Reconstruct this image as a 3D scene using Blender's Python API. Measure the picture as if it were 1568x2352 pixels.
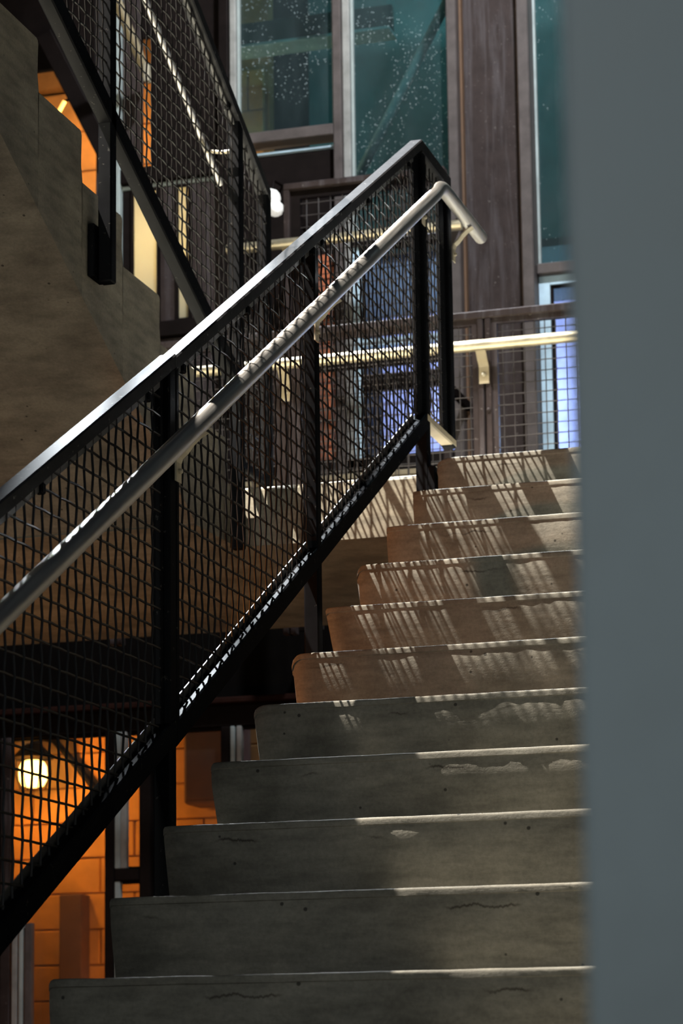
import bpy, math, random
from mathutils import Vector, Matrix, noise

# ------------------------------------------------------------------ scene, camera, light
for o in list(bpy.data.objects):
    bpy.data.objects.remove(o)
sc = bpy.context.scene
col = sc.collection
sc.view_settings.view_transform = 'Standard'
sc.view_settings.look = 'None'
sc.view_settings.exposure = 0.0
sc.view_settings.gamma = 1.0
sc.view_settings.use_curve_mapping = False

WB = 5.6                        # plane of the steel and glass wall
R, T = 0.165, 0.2966            # riser and tread of the lower flight; nosing k at (x, k*T, k*R)
YAW, PITCH, ROLL = 0.2859, 0.1603, -0.0131
CAM = Vector((1.8348, -4.3186, -0.1676))

fw = Vector((-math.sin(YAW) * math.cos(PITCH), math.cos(YAW) * math.cos(PITCH), math.sin(PITCH)))
rt = Vector((math.cos(YAW), math.sin(YAW), 0))
up = rt.cross(fw)
rt, up = (math.cos(ROLL) * rt + math.sin(ROLL) * up, -math.sin(ROLL) * rt + math.cos(ROLL) * up)
cd = bpy.data.cameras.new('camera')
cam = bpy.data.objects.new('camera', cd)
col.objects.link(cam)
m = Matrix((rt, up, -fw)).transposed().to_4x4()
m.translation = CAM
cam.matrix_world = m
cd.sensor_fit = 'VERTICAL'
cd.sensor_height = 36.0
cd.sensor_width = 24.0
cd.lens = 89.604
cd.shift_y = 332.2 / 2352
cd.clip_start = 0.05
cd.dof.use_dof = True
cd.dof.focus_distance = 5.9
cd.dof.aperture_fstop = 7.5
sc.camera = cam

w = bpy.data.worlds.new('night')
sc.world = w
w.use_nodes = True
bg = w.node_tree.nodes['Background']
bg.inputs[0].default_value = (0.30, 0.36, 0.42, 1)
bg.inputs[1].default_value = 0.035


def light(name, typ, loc, target, power, color, size=0.05, spot=60, blend=0.3, size_y=None):
    d = bpy.data.lights.new(name, typ)
    d.energy = power
    d.color = color
    if typ == 'AREA':
        d.shape = 'RECTANGLE' if size_y else 'SQUARE'
        d.size = size
        if size_y:
            d.size_y = size_y
    else:
        d.shadow_soft_size = size
    if typ == 'SPOT':
        d.spot_size = math.radians(spot)
        d.spot_blend = blend
    o = bpy.data.objects.new(name, d)
    col.objects.link(o)
    o.location = loc
    if target is not None:
        o.rotation_euler = (Vector(target) - Vector(loc)).to_track_quat('-Z', 'Y').to_euler()
    return o


# floodlight high up across the court: throws the mesh shadows on the risers, burns out the treads
light('floodlight', 'SPOT', (-3.5, 0.2, 9.5), (0.3, 1.9, 1.2), 19500, (1.0, 0.92, 0.80), 0.016, 40, 0.35)
# added soft cool fill behind the camera, lifts the risers and column
light('front_fill', 'AREA', (-0.4, -8.4, 2.2), (0.6, 0.8, 0.8), 88, (0.94, 0.98, 0.95), 1.6)
# sodium bulkhead lamp under the upper flight, left of the frame
light('sodium_lamp', 'SPOT', (-1.55, 1.0, 0.85), (0.55, 2.5, 1.15), 78, (1.0, 0.32, 0.065), 0.06, 66, 0.6)
# added unseen sodium fill to warm the landing underside, left of the frame
light('sodium_fill_low', 'POINT', (-2.25, 3.1, 0.0), None, 15, (1.0, 0.36, 0.08), 0.08)
# cool lamp over the landing
light('landing_lamp', 'SPOT', (-2.05, 4.7, 5.6), (0.7, 1.5, 0.9), 11500, (0.88, 0.95, 1.0), 0.15, 66, 0.4)
# added cool fill, unseen, washing the steel and glass wall
light('wall_fill', 'SPOT', (0.9, 2.5, 6.6), (-0.7, 5.6, 3.3), 1500, (0.88, 0.94, 1.0), 0.12, 58, 0.6)

# ------------------------------------------------------------------ helpers
rnd = random.Random(7)


def empty(name, loc=(0, 0, 0)):
    o = bpy.data.objects.new(name, None)
    o.empty_display_size = 0.1
    o.location = loc
    col.objects.link(o)
    return o


def tag(o, label=None, cat=None, group=None, kind=None):
    if label: o['label'] = label
    if cat: o['category'] = cat
    if group: o['group'] = group
    if kind: o['kind'] = kind
    return o


class MB:
    """collects geometry in world coordinates"""
    def __init__(s):
        s.v, s.f = [], []

    def add(s, vs, fs):
        n = len(s.v)
        s.v += [tuple(p) for p in vs]
        s.f += [tuple(i + n for i in f) for f in fs]
        return s

    def box(s, x0, x1, y0, y1, z0, z1, b=0.0):
        x0, x1 = sorted((x0, x1)); y0, y1 = sorted((y0, y1)); z0, z1 = sorted((z0, z1))
        if b <= 0:
            vs = [(x, y, z) for x in (x0, x1) for y in (y0, y1) for z in (z0, z1)]
            return s.add(vs, [(0, 1, 3, 2), (4, 6, 7, 5), (0, 4, 5, 1), (2, 3, 7, 6), (0, 2, 6, 4), (1, 5, 7, 3)])
        # bevelled box: 24 verts
        cx, cy, cz = (x0 + x1) / 2, (y0 + y1) / 2, (z0 + z1) / 2
        hx, hy, hz = (x1 - x0) / 2, (y1 - y0) / 2, (z1 - z0) / 2
        b = min(b, hx * .45, hy * .45, hz * .45)
        vs, idx = [], {}
        for sx in (-1, 1):
            for sy in (-1, 1):
                for sz in (-1, 1):
                    for a in range(3):
                        d = [hx - b, hy - b, hz - b]
                        d[a] = (hx, hy, hz)[a]
                        idx[(sx, sy, sz, a)] = len(vs)
                        vs.append((cx + sx * d[0], cy + sy * d[1], cz + sz * d[2]))
        fs = []
        for a in range(3):
            o1, o2 = [i for i in range(3) if i != a]
            for sg in (-1, 1):
                q = []
                for (p, r) in ((-1, -1), (1, -1), (1, 1), (-1, 1)):
                    t = [0, 0, 0]; t[a] = sg; t[o1] = p; t[o2] = r
                    q.append(idx[(t[0], t[1], t[2], a)])
                flip = (sg < 0) != (a == 1)
                fs.append(tuple(reversed(q)) if flip else tuple(q))
        for a in range(3):          # edges along axis a
            o1, o2 = [i for i in range(3) if i != a]
            for p in (-1, 1):
                for r in (-1, 1):
                    def k(sg, ax):
                        t = [0, 0, 0]; t[a] = sg; t[o1] = p; t[o2] = r
                        return idx[(t[0], t[1], t[2], ax)]
                    q = (k(-1, o1), k(1, o1), k(1, o2), k(-1, o2))
                    flip = (p * r > 0) != (a == 1)
                    fs.append(tuple(reversed(q)) if flip else q)
        for sx in (-1, 1):
            for sy in (-1, 1):
                for sz in (-1, 1):
                    q = tuple(idx[(sx, sy, sz, a)] for a in range(3))
                    fs.append(q if sx * sy * sz > 0 else tuple(reversed(q)))
        return s.add(vs, fs)

    def beam(s, a, c, wx, h, b=0.0):
        """bar from a to c (in a plane of constant x), width wx along x, height h perpendicular"""
        a, c = Vector(a), Vector(c)
        L = (c - a).length
        t = MB().box(-L / 2, L / 2, -wx / 2, wx / 2, -h / 2, h / 2, b)
        ex = (c - a).normalized()
        ey = Vector((0, 0, 1)).cross(ex)
        if ey.length < 1e-6:
            ey = Vector((0, 1, 0))
        ey.normalize()
        ez = ex.cross(ey)
        mid = (a + c) / 2
        return s.add([mid + ex * p[0] + ey * p[1] + ez * p[2] for p in t.v], t.f)

    def tube(s, pts, r, n=8, caps=True):
        pts = [Vector(p) for p in pts]
        vs, fs = [], []
        prev = None
        for i, p in enumerate(pts):
            d = (pts[min(i + 1, len(pts) - 1)] - pts[max(i - 1, 0)]).normalized()
            if prev is None:
                a = Vector((0, 0, 1)) if abs(d.z) < .9 else Vector((1, 0, 0))
                u = d.cross(a).normalized()
            else:
                u = (prev - d * prev.dot(d)).normalized()
            prev = u
            v = d.cross(u)
            rr = r[i] if isinstance(r, (list, tuple)) else r
            for k in range(n):
                t = 2 * math.pi * k / n + math.pi / n
                vs.append(p + (u * math.cos(t) + v * math.sin(t)) * rr)
        for i in range(len(pts) - 1):
            for k in range(n):
                a, b2 = i * n + k, i * n + (k + 1) % n
                fs.append((a, b2, b2 + n, a + n))
        if caps:
            fs.append(tuple(reversed(range(n))))
            fs.append(tuple(range((len(pts) - 1) * n, len(pts) * n)))
        return s.add(vs, fs)

    def prism_x(s, poly, x0, x1):
        """polygon of (y, z), counter-clockwise seen from +x, pulled along x"""
        n = len(poly)
        vs = [(x0, y, z) for y, z in poly] + [(x1, y, z) for y, z in poly]
        fs = [tuple(reversed(range(n))), tuple(range(n, 2 * n))]
        for i in range(n):
            j = (i + 1) % n
            fs.append((i, j, j + n, i + n))
        return s.add(vs, fs)

    def lathe(s, prof, c, n=20, axis='z'):
        vs, fs = [], []
        for (r, h) in prof:
            for k in range(n):
                t = 2 * math.pi * k / n
                if axis == 'z':
                    vs.append((c[0] + r * math.cos(t), c[1] + r * math.sin(t), c[2] + h))
                elif axis == 'x':
                    vs.append((c[0] + h, c[1] + r * math.cos(t), c[2] + r * math.sin(t)))
                else:
                    vs.append((c[0] + r * math.sin(t), c[1] + h, c[2] + r * math.cos(t)))
        m_ = len(prof)
        for i in range(m_ - 1):
            for k in range(n):
                a, b2 = i * n + k, i * n + (k + 1) % n
                fs.append((a, b2, b2 + n, a + n))
        fs.append(tuple(reversed(range(n))))
        fs.append(tuple(range((m_ - 1) * n, m_ * n)))
        return s.add(vs, fs)

    def build(s, name, mat, parent=None, smooth=False, origin=None):
        if parent is not None:
            p, off = parent, Vector(parent.location)
            while p.parent is not None:
                p = p.parent
                off += Vector(p.location)
        else:
            off = Vector(origin) if origin is not None else Vector((0, 0, 0))
        loc = Vector((0, 0, 0))
        if parent is not None and origin is not None:
            loc = Vector(origin) - off
            off = Vector(origin)
        me = bpy.data.meshes.new(name)
        me.from_pydata([Vector(v) - off for v in s.v], [], s.f)
        me.validate()
        me.update()
        import bmesh
        bm = bmesh.new()
        bm.from_mesh(me)
        bmesh.ops.recalc_face_normals(bm, faces=bm.faces)
        bm.to_mesh(me)
        bm.free()
        if smooth:
            me.shade_smooth()
            try:
                me.set_sharp_from_angle(angle=math.radians(42))
            except Exception:
                pass
        o = bpy.data.objects.new(name, me)
        me.materials.append(mat)
        if parent is not None:
            o.parent = parent
            o.location = loc
        else:
            o.location = off
        col.objects.link(o)
        return o


# ------------------------------------------------------------------ materials
def nodes(name):
    mt = bpy.data.materials.new(name)
    mt.use_nodes = True
    nt = mt.node_tree
    return mt, nt, nt.nodes['Principled BSDF']


def N(nt, typ, **kw):
    n = nt.nodes.new(typ)
    for k, v in kw.items():
        if k in n.inputs:
            n.inputs[k].default_value = v
        else:
            setattr(n, k, v)
    return n


def ramp(nt, src, stops):
    r = nt.nodes.new('ShaderNodeValToRGB')
    e = r.color_ramp.elements
    while len(e) < len(stops):
        e.new(0.5)
    for i, (p, c) in enumerate(stops):
        e[i].position = p
        e[i].color = (c[0], c[1], c[2], 1) if isinstance(c, (tuple, list)) else (c, c, c, 1)
    nt.links.new(src, r.inputs[0])
    return r


def mix(nt, fac, a, b, mode='MIX'):
    x = nt.nodes.new('ShaderNodeMix')
    x.data_type = 'RGBA'
    x.blend_type = mode
    if isinstance(fac, (int, float)):
        x.inputs[0].default_value = fac
    else:
        nt.links.new(fac, x.inputs[0])
    for i, v in ((6, a), (7, b)):
        if isinstance(v, (tuple, list)):
            x.inputs[i].default_value = (v[0], v[1], v[2], 1)
        else:
            nt.links.new(v, x.inputs[i])
    return x.outputs[2]


def bump(nt, p, src, strength, dist=0.002):
    b = nt.nodes.new('ShaderNodeBump')
    b.inputs['Strength'].default_value = strength
    b.inputs['Distance'].default_value = dist
    nt.links.new(src, b.inputs['Height'])
    nt.links.new(b.outputs[0], p.inputs['Normal'])


def coords(nt, scale=(1, 1, 1), obj=True):
    tc = nt.nodes.new('ShaderNodeTexCoord')
    mp = nt.nodes.new('ShaderNodeMapping')
    mp.inputs['Scale'].default_value = scale
    nt.links.new(tc.outputs['Object'], mp.inputs[0])
    return mp.outputs[0]


def noise_tex(nt, vec, scale, detail=4, rough=0.6, dist=0.0):
    n = nt.nodes.new('ShaderNodeTexNoise')
    n.inputs['Scale'].default_value = scale
    n.inputs['Detail'].default_value = detail
    n.inputs['Roughness'].default_value = rough
    n.inputs['Distortion'].default_value = dist
    nt.links.new(vec, n.inputs['Vector'])
    return n.outputs[0]


def concrete(name, c1, c2, c3, crack=False, seed=0.0):
    mt, nt, p = nodes(name)
    v = coords(nt)
    big = noise_tex(nt, v, 3.2, 6, 0.62, 0.4)
    mid = noise_tex(nt, coords(nt, (6, 6, 26)), 1.5, 5, 0.6)
    fine = noise_tex(nt, v, 120, 4, 0.7)
    base = ramp(nt, big, [(0.30, c1), (0.52, c2), (0.72, c3)]).outputs[0]
    st = ramp(nt, mid, [(0.32, 0.72), (0.6, 1.08)]).outputs[0]
    base = mix(nt, 1.0, base, st, 'MULTIPLY')
    fi = ramp(nt, fine, [(0.3, 0.82), (0.65, 1.08)]).outputs[0]
    base = mix(nt, 1.0, base, fi, 'MULTIPLY')
    # pin holes
    vo = nt.nodes.new('ShaderNodeTexVoronoi')
    vo.inputs['Scale'].default_value = 16
    nt.links.new(v, vo.inputs['Vector'])
    pin = ramp(nt, vo.outputs['Distance'], [(0.05, 0.25), (0.075, 1.0)]).outputs[0]
    base = mix(nt, 1.0, base, pin, 'MULTIPLY')
    if crack:
        tc = nt.nodes.new('ShaderNodeTexCoord')
        sp = nt.nodes.new('ShaderNodeSeparateXYZ')
        nt.links.new(tc.outputs['Object'], sp.inputs[0])
        wob = noise_tex(nt, coords(nt, (1, 0.2, 0.2)), 9, 6, 0.7)
        a = N(nt, 'ShaderNodeMath', operation='MULTIPLY_ADD')
        nt.links.new(wob, a.inputs[0]); a.inputs[1].default_value = 0.05
        nt.links.new(sp.outputs[2], a.inputs[2])
        b = N(nt, 'ShaderNodeMath', operation='ADD')
        nt.links.new(a.outputs[0], b.inputs[0]); b.inputs[1].default_value = 0.012
        ab = N(nt, 'ShaderNodeMath', operation='ABSOLUTE')
        nt.links.new(b.outputs[0], ab.inputs[0])
        line = ramp(nt, ab.outputs[0], [(0.0, 0.0), (0.0016, 1.0)]).outputs[0]
        msk = ramp(nt, noise_tex(nt, coords(nt, (1, .3, .3)), 4.2, 2, 0.5), [(0.54, 1.0), (0.60, 0.0)]).outputs[0]
        crk = mix(nt, msk, line, (1, 1, 1))
        base = mix(nt, 1.0, base, mix(nt, crk, (0.25, 0.22, 0.2), (1, 1, 1)), 'MULTIPLY')
    nt.links.new(base, p.inputs['Base Color'])
    p.inputs['Roughness'].default_value = 0.82
    p.inputs['Specular IOR Level'].default_value = 0.3
    bm_ = N(nt, 'ShaderNodeMath', operation='MULTIPLY_ADD')
    nt.links.new(fine, bm_.inputs[0]); bm_.inputs[1].default_value = 0.5
    nt.links.new(mid, bm_.inputs[2])
    bump(nt, p, bm_.outputs[0], 0.35, 0.004)
    return mt


def metal(name, c, rough, metallic=0.0, chips=None, streak=None, spec=0.5, scale=(1, 1, 1)):
    mt, nt, p = nodes(name)
    v = coords(nt, scale)
    n1 = noise_tex(nt, v, 14, 5, 0.65)
    base = ramp(nt, n1, [(0.3, [x * 0.75 for x in c]), (0.7, [min(1, x * 1.2) for x in c])]).outputs[0]
    if streak:
        s1 = noise_tex(nt, coords(nt, (22, 22, 1.6)), 1.0, 6, 0.7, 0.3)
        f = ramp(nt, s1, [(0.48, 0.0), (0.72, 1.0)]).outputs[0]
        base = mix(nt, f, base, streak)
    if chips:
        c1 = noise_tex(nt, v, 60, 3, 0.7)
        f = ramp(nt, c1, [(0.66, 0.0), (0.70, 1.0)]).outputs[0]
        base = mix(nt, f, base, chips)
    nt.links.new(base, p.inputs['Base Color'])
    p.inputs['Metallic'].default_value = metallic
    p.inputs['Specular IOR Level'].default_value = spec
    rr = ramp(nt, n1, [(0.3, max(0.05, rough - 0.08)), (0.7, min(1, rough + 0.12))]).outputs[0]
    nt.links.new(rr, p.inputs['Roughness'])
    bump(nt, p, n1, 0.12, 0.002)
    return mt


def plain(name, c, rough=0.6, metallic=0.0, emit=None, es=0.0):
    mt, nt, p = nodes(name)
    v = coords(nt)
    n1 = noise_tex(nt, v, 9, 4, 0.6)
    nt.links.new(ramp(nt, n1, [(0.3, [x * 0.8 for x in c]), (0.7, [min(1, x * 1.15) for x in c])]).outputs[0], p.inputs['Base Color'])
    p.inputs['Roughness'].default_value = rough
    p.inputs['Metallic'].default_value = metallic
    if emit:
        p.inputs['Emission Color'].default_value = (*emit, 1)
        p.inputs['Emission Strength'].default_value = es
    return mt


def glass(name, tint, haze_c, haze, rough=0.05):
    """thin pane: clear, a little mirror, a film of dirt that scatters"""
    mt, nt, p = nodes(name)
    out = nt.nodes['Material Output']
    tr = N(nt, 'ShaderNodeBsdfTransparent'); tr.inputs[0].default_value = (*tint, 1)
    gl = N(nt, 'ShaderNodeBsdfGlossy'); gl.inputs['Roughness'].default_value = rough
    gl.inputs[0].default_value = (0.8, 0.9, 0.9, 1)
    fr = N(nt, 'ShaderNodeFresnel'); fr.inputs[0].default_value = 1.45
    m1 = N(nt, 'ShaderNodeMixShader')
    nt.links.new(fr.outputs[0], m1.inputs[0]); nt.links.new(tr.outputs[0], m1.inputs[1]); nt.links.new(gl.outputs[0], m1.inputs[2])
    df = N(nt, 'ShaderNodeBsdfDiffuse')
    n1 = noise_tex(nt, coords(nt, (1, 1, 0.35)), 5.0, 6, 0.65, 0.5)
    nt.links.new(ramp(nt, n1, [(0.3, [x * 0.45 for x in haze_c]), (0.7, haze_c)]).outputs[0], df.inputs[0])
    m2 = N(nt, 'ShaderNodeMixShader')
    nt.links.new(ramp(nt, n1, [(0.3, haze * 0.7), (0.7, min(1, haze * 1.25))]).outputs[0], m2.inputs[0])
    nt.links.new(m1.outputs[0], m2.inputs[1]); nt.links.new(df.outputs[0], m2.inputs[2])
    nt.links.new(m2.outputs[0], out.inputs[0])
    nt.nodes.remove(p)
    return mt


def frosted(name, c):
    mt, nt, p = nodes(name)
    out = nt.nodes['Material Output']
    tl = N(nt, 'ShaderNodeBsdfTranslucent'); tl.inputs[0].default_value = (*c, 1)
    df = N(nt, 'ShaderNodeBsdfDiffuse'); df.inputs[0].default_value = (*[x * .6 for x in c], 1)
    m1 = N(nt, 'ShaderNodeMixShader'); m1.inputs[0].default_value = 0.35
    nt.links.new(tl.outputs[0], m1.inputs[1]); nt.links.new(df.outputs[0], m1.inputs[2])
    nt.links.new(m1.outputs[0], out.inputs[0])
    nt.nodes.remove(p)
    return mt


def stainless(name):
    mt, nt, p = nodes(name)
    v = coords(nt, (60, 1.2, 1.2))
    n1 = noise_tex(nt, v, 3.0, 3, 0.5)
    nt.links.new(ramp(nt, n1, [(0.3, (0.50, 0.48, 0.46)), (0.7, (0.62, 0.60, 0.57))]).outputs[0], p.inputs['Base Color'])
    nt.links.new(ramp(nt, n1, [(0.3, 0.38), (0.7, 0.50)]).outputs[0], p.inputs['Roughness'])
    p.inputs['Metallic'].default_value = 1.0
    return mt


def paint(name, c, sheen, rough, chips=None):
    """aged paint: matt body with a thin constant sheen"""
    mt, nt, p = nodes(name)
    out = nt.nodes['Material Output']
    v = coords(nt)
    n1 = noise_tex(nt, v, 14, 5, 0.65)
    base = ramp(nt, n1, [(0.3, [x * 0.7 for x in c]), (0.7, [x * 1.3 for x in c])]).outputs[0]
    if chips:
        f = ramp(nt, noise_tex(nt, v, 60, 3, 0.7), [(0.66, 0.0), (0.70, 1.0)]).outputs[0]
        base = mix(nt, f, base, chips)
    df = N(nt, 'ShaderNodeBsdfDiffuse')
    nt.links.new(base, df.inputs[0])
    gl = N(nt, 'ShaderNodeBsdfGlossy')
    gl.inputs['Roughness'].default_value = rough
    m1 = N(nt, 'ShaderNodeMixShader')
    m1.inputs[0].default_value = sheen
    nt.links.new(df.outputs[0], m1.inputs[1]); nt.links.new(gl.outputs[0], m1.inputs[2])
    nt.links.new(m1.outputs[0], out.inputs[0])
    nt.nodes.remove(p)
    return mt


M = {}
M['step'] = concrete('step_concrete', (0.115, 0.105, 0.085), (0.19, 0.18, 0.15), (0.26, 0.24, 0.195), crack=True)
M['conc'] = concrete('cast_concrete', (0.17, 0.15, 0.115), (0.25, 0.225, 0.17), (0.33, 0.29, 0.22))
M['floor'] = concrete('floor_concrete', (0.14, 0.13, 0.12), (0.2, 0.19, 0.17), (0.26, 0.25, 0.22))
M['black'] = paint('black_steel', (0.0045, 0.0048, 0.006), 0.012, 0.42, chips=(0.05, 0.048, 0.044))
M['lit_rail'] = paint('lit_black_rail', (0.018, 0.018, 0.020), 0.028, 0.40, chips=(0.12, 0.117, 0.11))  # paler, glossier black: the light on the top rails put into the colour
M['wire'] = paint('wire_steel', (0.011, 0.0095, 0.009), 0.09, 0.33)
M['strip'] = metal('frame_strip_steel', (0.075, 0.073, 0.07), 0.42, chips=(0.25, 0.24, 0.22))
M['stainless'] = stainless('brushed_stainless')
M['bracket'] = metal('bracket_steel', (0.42, 0.37, 0.27), 0.5, 0.4)
M['brownwire'] = paint('brown_wire', (0.05, 0.042, 0.04), 0.10, 0.35)
M['brown'] = metal('brown_steel', (0.034, 0.024, 0.022), 0.55, streak=(0.075, 0.064, 0.066), chips=(0.13, 0.11, 0.10), spec=0.12)
M['brown_dark'] = paint('dark_brown_steel', (0.008, 0.0055, 0.005), 0.008, 0.5)
M['mullion'] = metal('mullion_steel', (0.085, 0.07, 0.066), 0.5, spec=0.2)
M['mullion_pale'] = metal('pale_mullion', (0.25, 0.245, 0.23), 0.5)
M['tan'] = metal('tan_rail', (0.62, 0.53, 0.36), 0.33, 0.75)
M['tanpaint'] = plain('tan_paint', (0.36, 0.29, 0.18), 0.6)
M['column'] = metal('grey_column_paint', (0.28, 0.345, 0.385), 0.55, scale=(0.25, 0.25, 0.22))
M['near_black'] = paint('near_black_panel', (0.003, 0.0024, 0.0022), 0.004, 0.6)  # even near-black tone for the panel above the header
M['rust_dark'] = paint('dark_red_oxide', (0.020, 0.008, 0.006), 0.006, 0.5)
M['rust'] = plain('rusty_edge', (0.11, 0.055, 0.025), 0.7)
M['block'] = plain('painted_block', (0.62, 0.30, 0.10), 0.85)
M['mortar'] = plain('mortar', (0.46, 0.22, 0.075), 0.95)
M['brick'] = plain('red_brick', (0.42, 0.12, 0.05), 0.9)
M['purple'] = plain('dark_purple_brick', (0.12, 0.06, 0.055), 0.9)
M['greypaint'] = plain('grey_paint', (0.30, 0.34, 0.33), 0.6)
M['darkroom'] = plain('dark_interior', (0.05, 0.075, 0.075), 0.9)
M['teal'] = plain('teal_interior', (0.11, 0.20, 0.20), 0.9)
M['lavender'] = plain('lavender_interior', (0.52, 0.52, 0.74), 0.9)
M['paleblue'] = plain('pale_grey_paint', (0.62, 0.68, 0.68), 0.5)
M['blueframe'] = plain('pale_blue_frame', (0.42, 0.56, 0.66), 0.5)
M['glass_wet'] = glass('wet_glass', (0.55, 0.75, 0.76), (0.075, 0.105, 0.11), 0.28)
M['glass_clear'] = glass('clear_glass', (0.92, 0.93, 0.9), (0.3, 0.25, 0.2), 0.06)
M['glass_blue'] = glass('blue_lit_glass', (0.82, 0.88, 1.0), (0.3, 0.34, 0.5), 0.12)
M['drop'] = plain('raindrop', (0.30, 0.36, 0.37), 0.15)
M['frost'] = frosted('frosted_pane', (0.95, 0.86, 0.62))
M['jar'] = plain('glowing_jar', (1.0, 0.7, 0.3), 0.4, emit=(1.0, 0.62, 0.16), es=9.0)
M['globe'] = plain('crumpled_globe', (0.85, 0.84, 0.80), 0.6, emit=(1.0, 0.97, 0.9), es=0.45)
M['tube_lit'] = plain('lit_tube', (1.0, 0.7, 0.3), 0.4, emit=(1.0, 0.55, 0.12), es=2.2)

# ------------------------------------------------------------------ structure: floors, landing
FZ = -4 * R
tag(MB().box(-4.5, 4.5, -9.5, 7.6, FZ - 0.2, FZ).build('floor', M['floor'], origin=(0, 0, FZ)), 'grey concrete floor at the foot of the stairs', kind='structure')

LZ, LT, LY0, LY1 = 10 * R, 0.19, 3.15, 4.62
land = MB()
nx = 44
poly_y = [(LY0, LZ - LT), (LY1, LZ - LT), (LY1, LZ), (LY0 + 0.012, LZ), (LY0 + 0.003, LZ - 0.004), (LY0, LZ - 0.012)]
xs = [-2.9 + (0.0 + 2.9) * i / nx for i in range(nx + 1)]
vs, fs = [], []
for x in xs:
    for i, (y, z) in enumerate(poly_y):
        j = noise.noise(Vector((x * 9, i * 3.1, 4))) * 0.004 if i > 2 else 0
        vs.append((x, y + j, z + j * 0.6))
n = len(poly_y)
for a in range(nx):
    for i in range(n):
        j = (i + 1) % n
        fs.append((a * n + i, a * n + j, (a + 1) * n + j, (a + 1) * n + i))
fs.append(tuple(range(n))); fs.append(tuple(reversed(range(nx * n, nx * n + n))))
land.add(vs, fs)
tag(land.build('floor_landing', M['conc'], origin=(-1.4, 3.9, LZ)), 'concrete landing slab at the top of the lower flight', kind='structure')

# ------------------------------------------------------------------ lower flight
flight = tag(empty('staircase', (0.75, 0, FZ)), 'grey concrete flight of steps climbing away behind the blurred column', 'staircase')
XR = 1.75
chip = {10: (0.055, 0.018, 0.0), 9: (0.004, 0.003, 0.0), 8: (0.006, 0.004, 0.003), 7: (0.022, 0.022, 0.006), 6: (0.010, 0.006, 0.020),
        5: (0.030, 0.026, 0.010), 4: (0.034, 0.016, 0.012), 3: (0.010, 0.008, 0.012), 2: (0.006, 0.005, 0.010), 1: (0.006, 0.005, 0.006), 0: (0.008, 0.006, 0.0)}
for k in range(-3, 11):
    y0, z0 = k * T, k * R
    tw = T + 0.02 if k < 10 else LY1 - y0
    front = [(0.007, 0.0), (0.003, -0.0008), (0.0008, -0.0028), (0.0, -0.006), (0.0, -0.0145), (0.003, -0.016), (0.003, -0.019), (0.002, -0.024),
             (0.003, -0.055), (0.008, -0.095), (0.014, -0.13), (0.019, -R - 0.002)]
    back_z = -0.36
    prof = [(tw, 0.0)] + front + [(0.019, back_z), (tw, back_z + (R if k < 10 else 0.17))]
    cw, ch, taper = chip.get(k, (0.008, 0.006, 0.004))
    st = [0, 0.003, 0.008, 0.015, 0.024, 0.036, 0.05, 0.07]
    x = 0.07
    while x < XR - 0.02:
        x += 0.022
        st.append(min(x, XR))
    vs, fs = [], []
    for x in st:
        for i, (py, pz) in enumerate(prof):
            xx, yy, zz = x, py, pz
            if x < cw:                                    # chipped left corner
                t = 1 - x / cw
                zz -= ch * (1 - math.sqrt(max(0, 1 - t * t))) if pz > -0.05 else 0
            if 1 <= i <= 12:
                e = Vector((x * 14 + k * 7.3, pz * 30, k * 2.2))
                a = noise.noise(e) * 0.0022 + noise.noise(e * 4) * 0.0009
                yy += a
                zz += a * 0.5 if i < 6 else 0
                if x < 0.05:
                    yy += 0.010 * (1 - x / 0.05) ** 2      # rounded vertical edge
            if x < 0.06:
                f = 1 - x / 0.06
                xx += f * (taper * min(1, max(0, -pz / R)) + noise.noise(Vector((k * 5.1, pz * 22, 1))) * 0.004 * (cw > 0.008))
            vs.append((xx, y0 + yy, z0 + zz))
    n = len(prof)
    for a in range(len(st) - 1):
        for i in range(n):
            j = (i + 1) % n
            fs.append((a * n + i, a * n + j, (a + 1) * n + j, (a + 1) * n + i))
    fs.append(tuple(range(n))); fs.append(tuple(reversed(range((len(st) - 1) * n, len(st) * n))))
    MB().add(vs, fs).build('step', M['step'], flight, smooth=True, origin=(k * 0.37, y0, z0))
MB().prism_x([(-3 * T + 0.019, FZ), (8 * T, FZ), (8 * T, 8 * R - 0.37), (-2 * T, -2 * R - 0.365 + 0.0)], 0.25, XR - 0.05).build('support', M['conc'], flight)

# ------------------------------------------------------------------ upper flight (comes back over the left)
UX0, UX1 = -2.0, -0.70
UT, UR = 0.302, 0.1445
uf = tag(empty('staircase', (-1.35, 3.066, LZ)), 'dark concrete upper flight seen from below at the left, with stepped side', 'staircase')


def soff(y):
    return 2.17 - 0.492 * (y - 1.318)


for j in range(-7, 6):
    ye = 1.556 + UT * j
    zt = 2.513 - UR * j
    c = 0.012
    z_b = zt - UR if j < 5 else LZ
    poly = [(ye - UT + 0.006, soff(ye - UT + 0.006)), (ye + 0.006 if j < 5 else ye, max(soff(ye + 0.006), LZ - LT)),
            (ye + 0.006 if j < 5 else ye, z_b), (ye - 0.004, z_b + 0.05), (ye, zt - c), (ye - 0.004, zt - 0.004), (ye - c, zt), (ye - UT + 0.002, zt)]
    MB().prism_x(poly, UX0, UX1).build('step', M['conc'], uf, origin=(-1.35, ye, zt))
# closing piece between the inclined slab and the landing
MB().prism_x([(3.066, soff(3.066) if soff(3.066) > LZ - LT else LZ - LT), (LY0 - 0.001, LZ - LT), (LY0 - 0.001, LZ), (3.066, LZ)], UX0, UX1).build('slab_end', M['conc'], uf)

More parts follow.
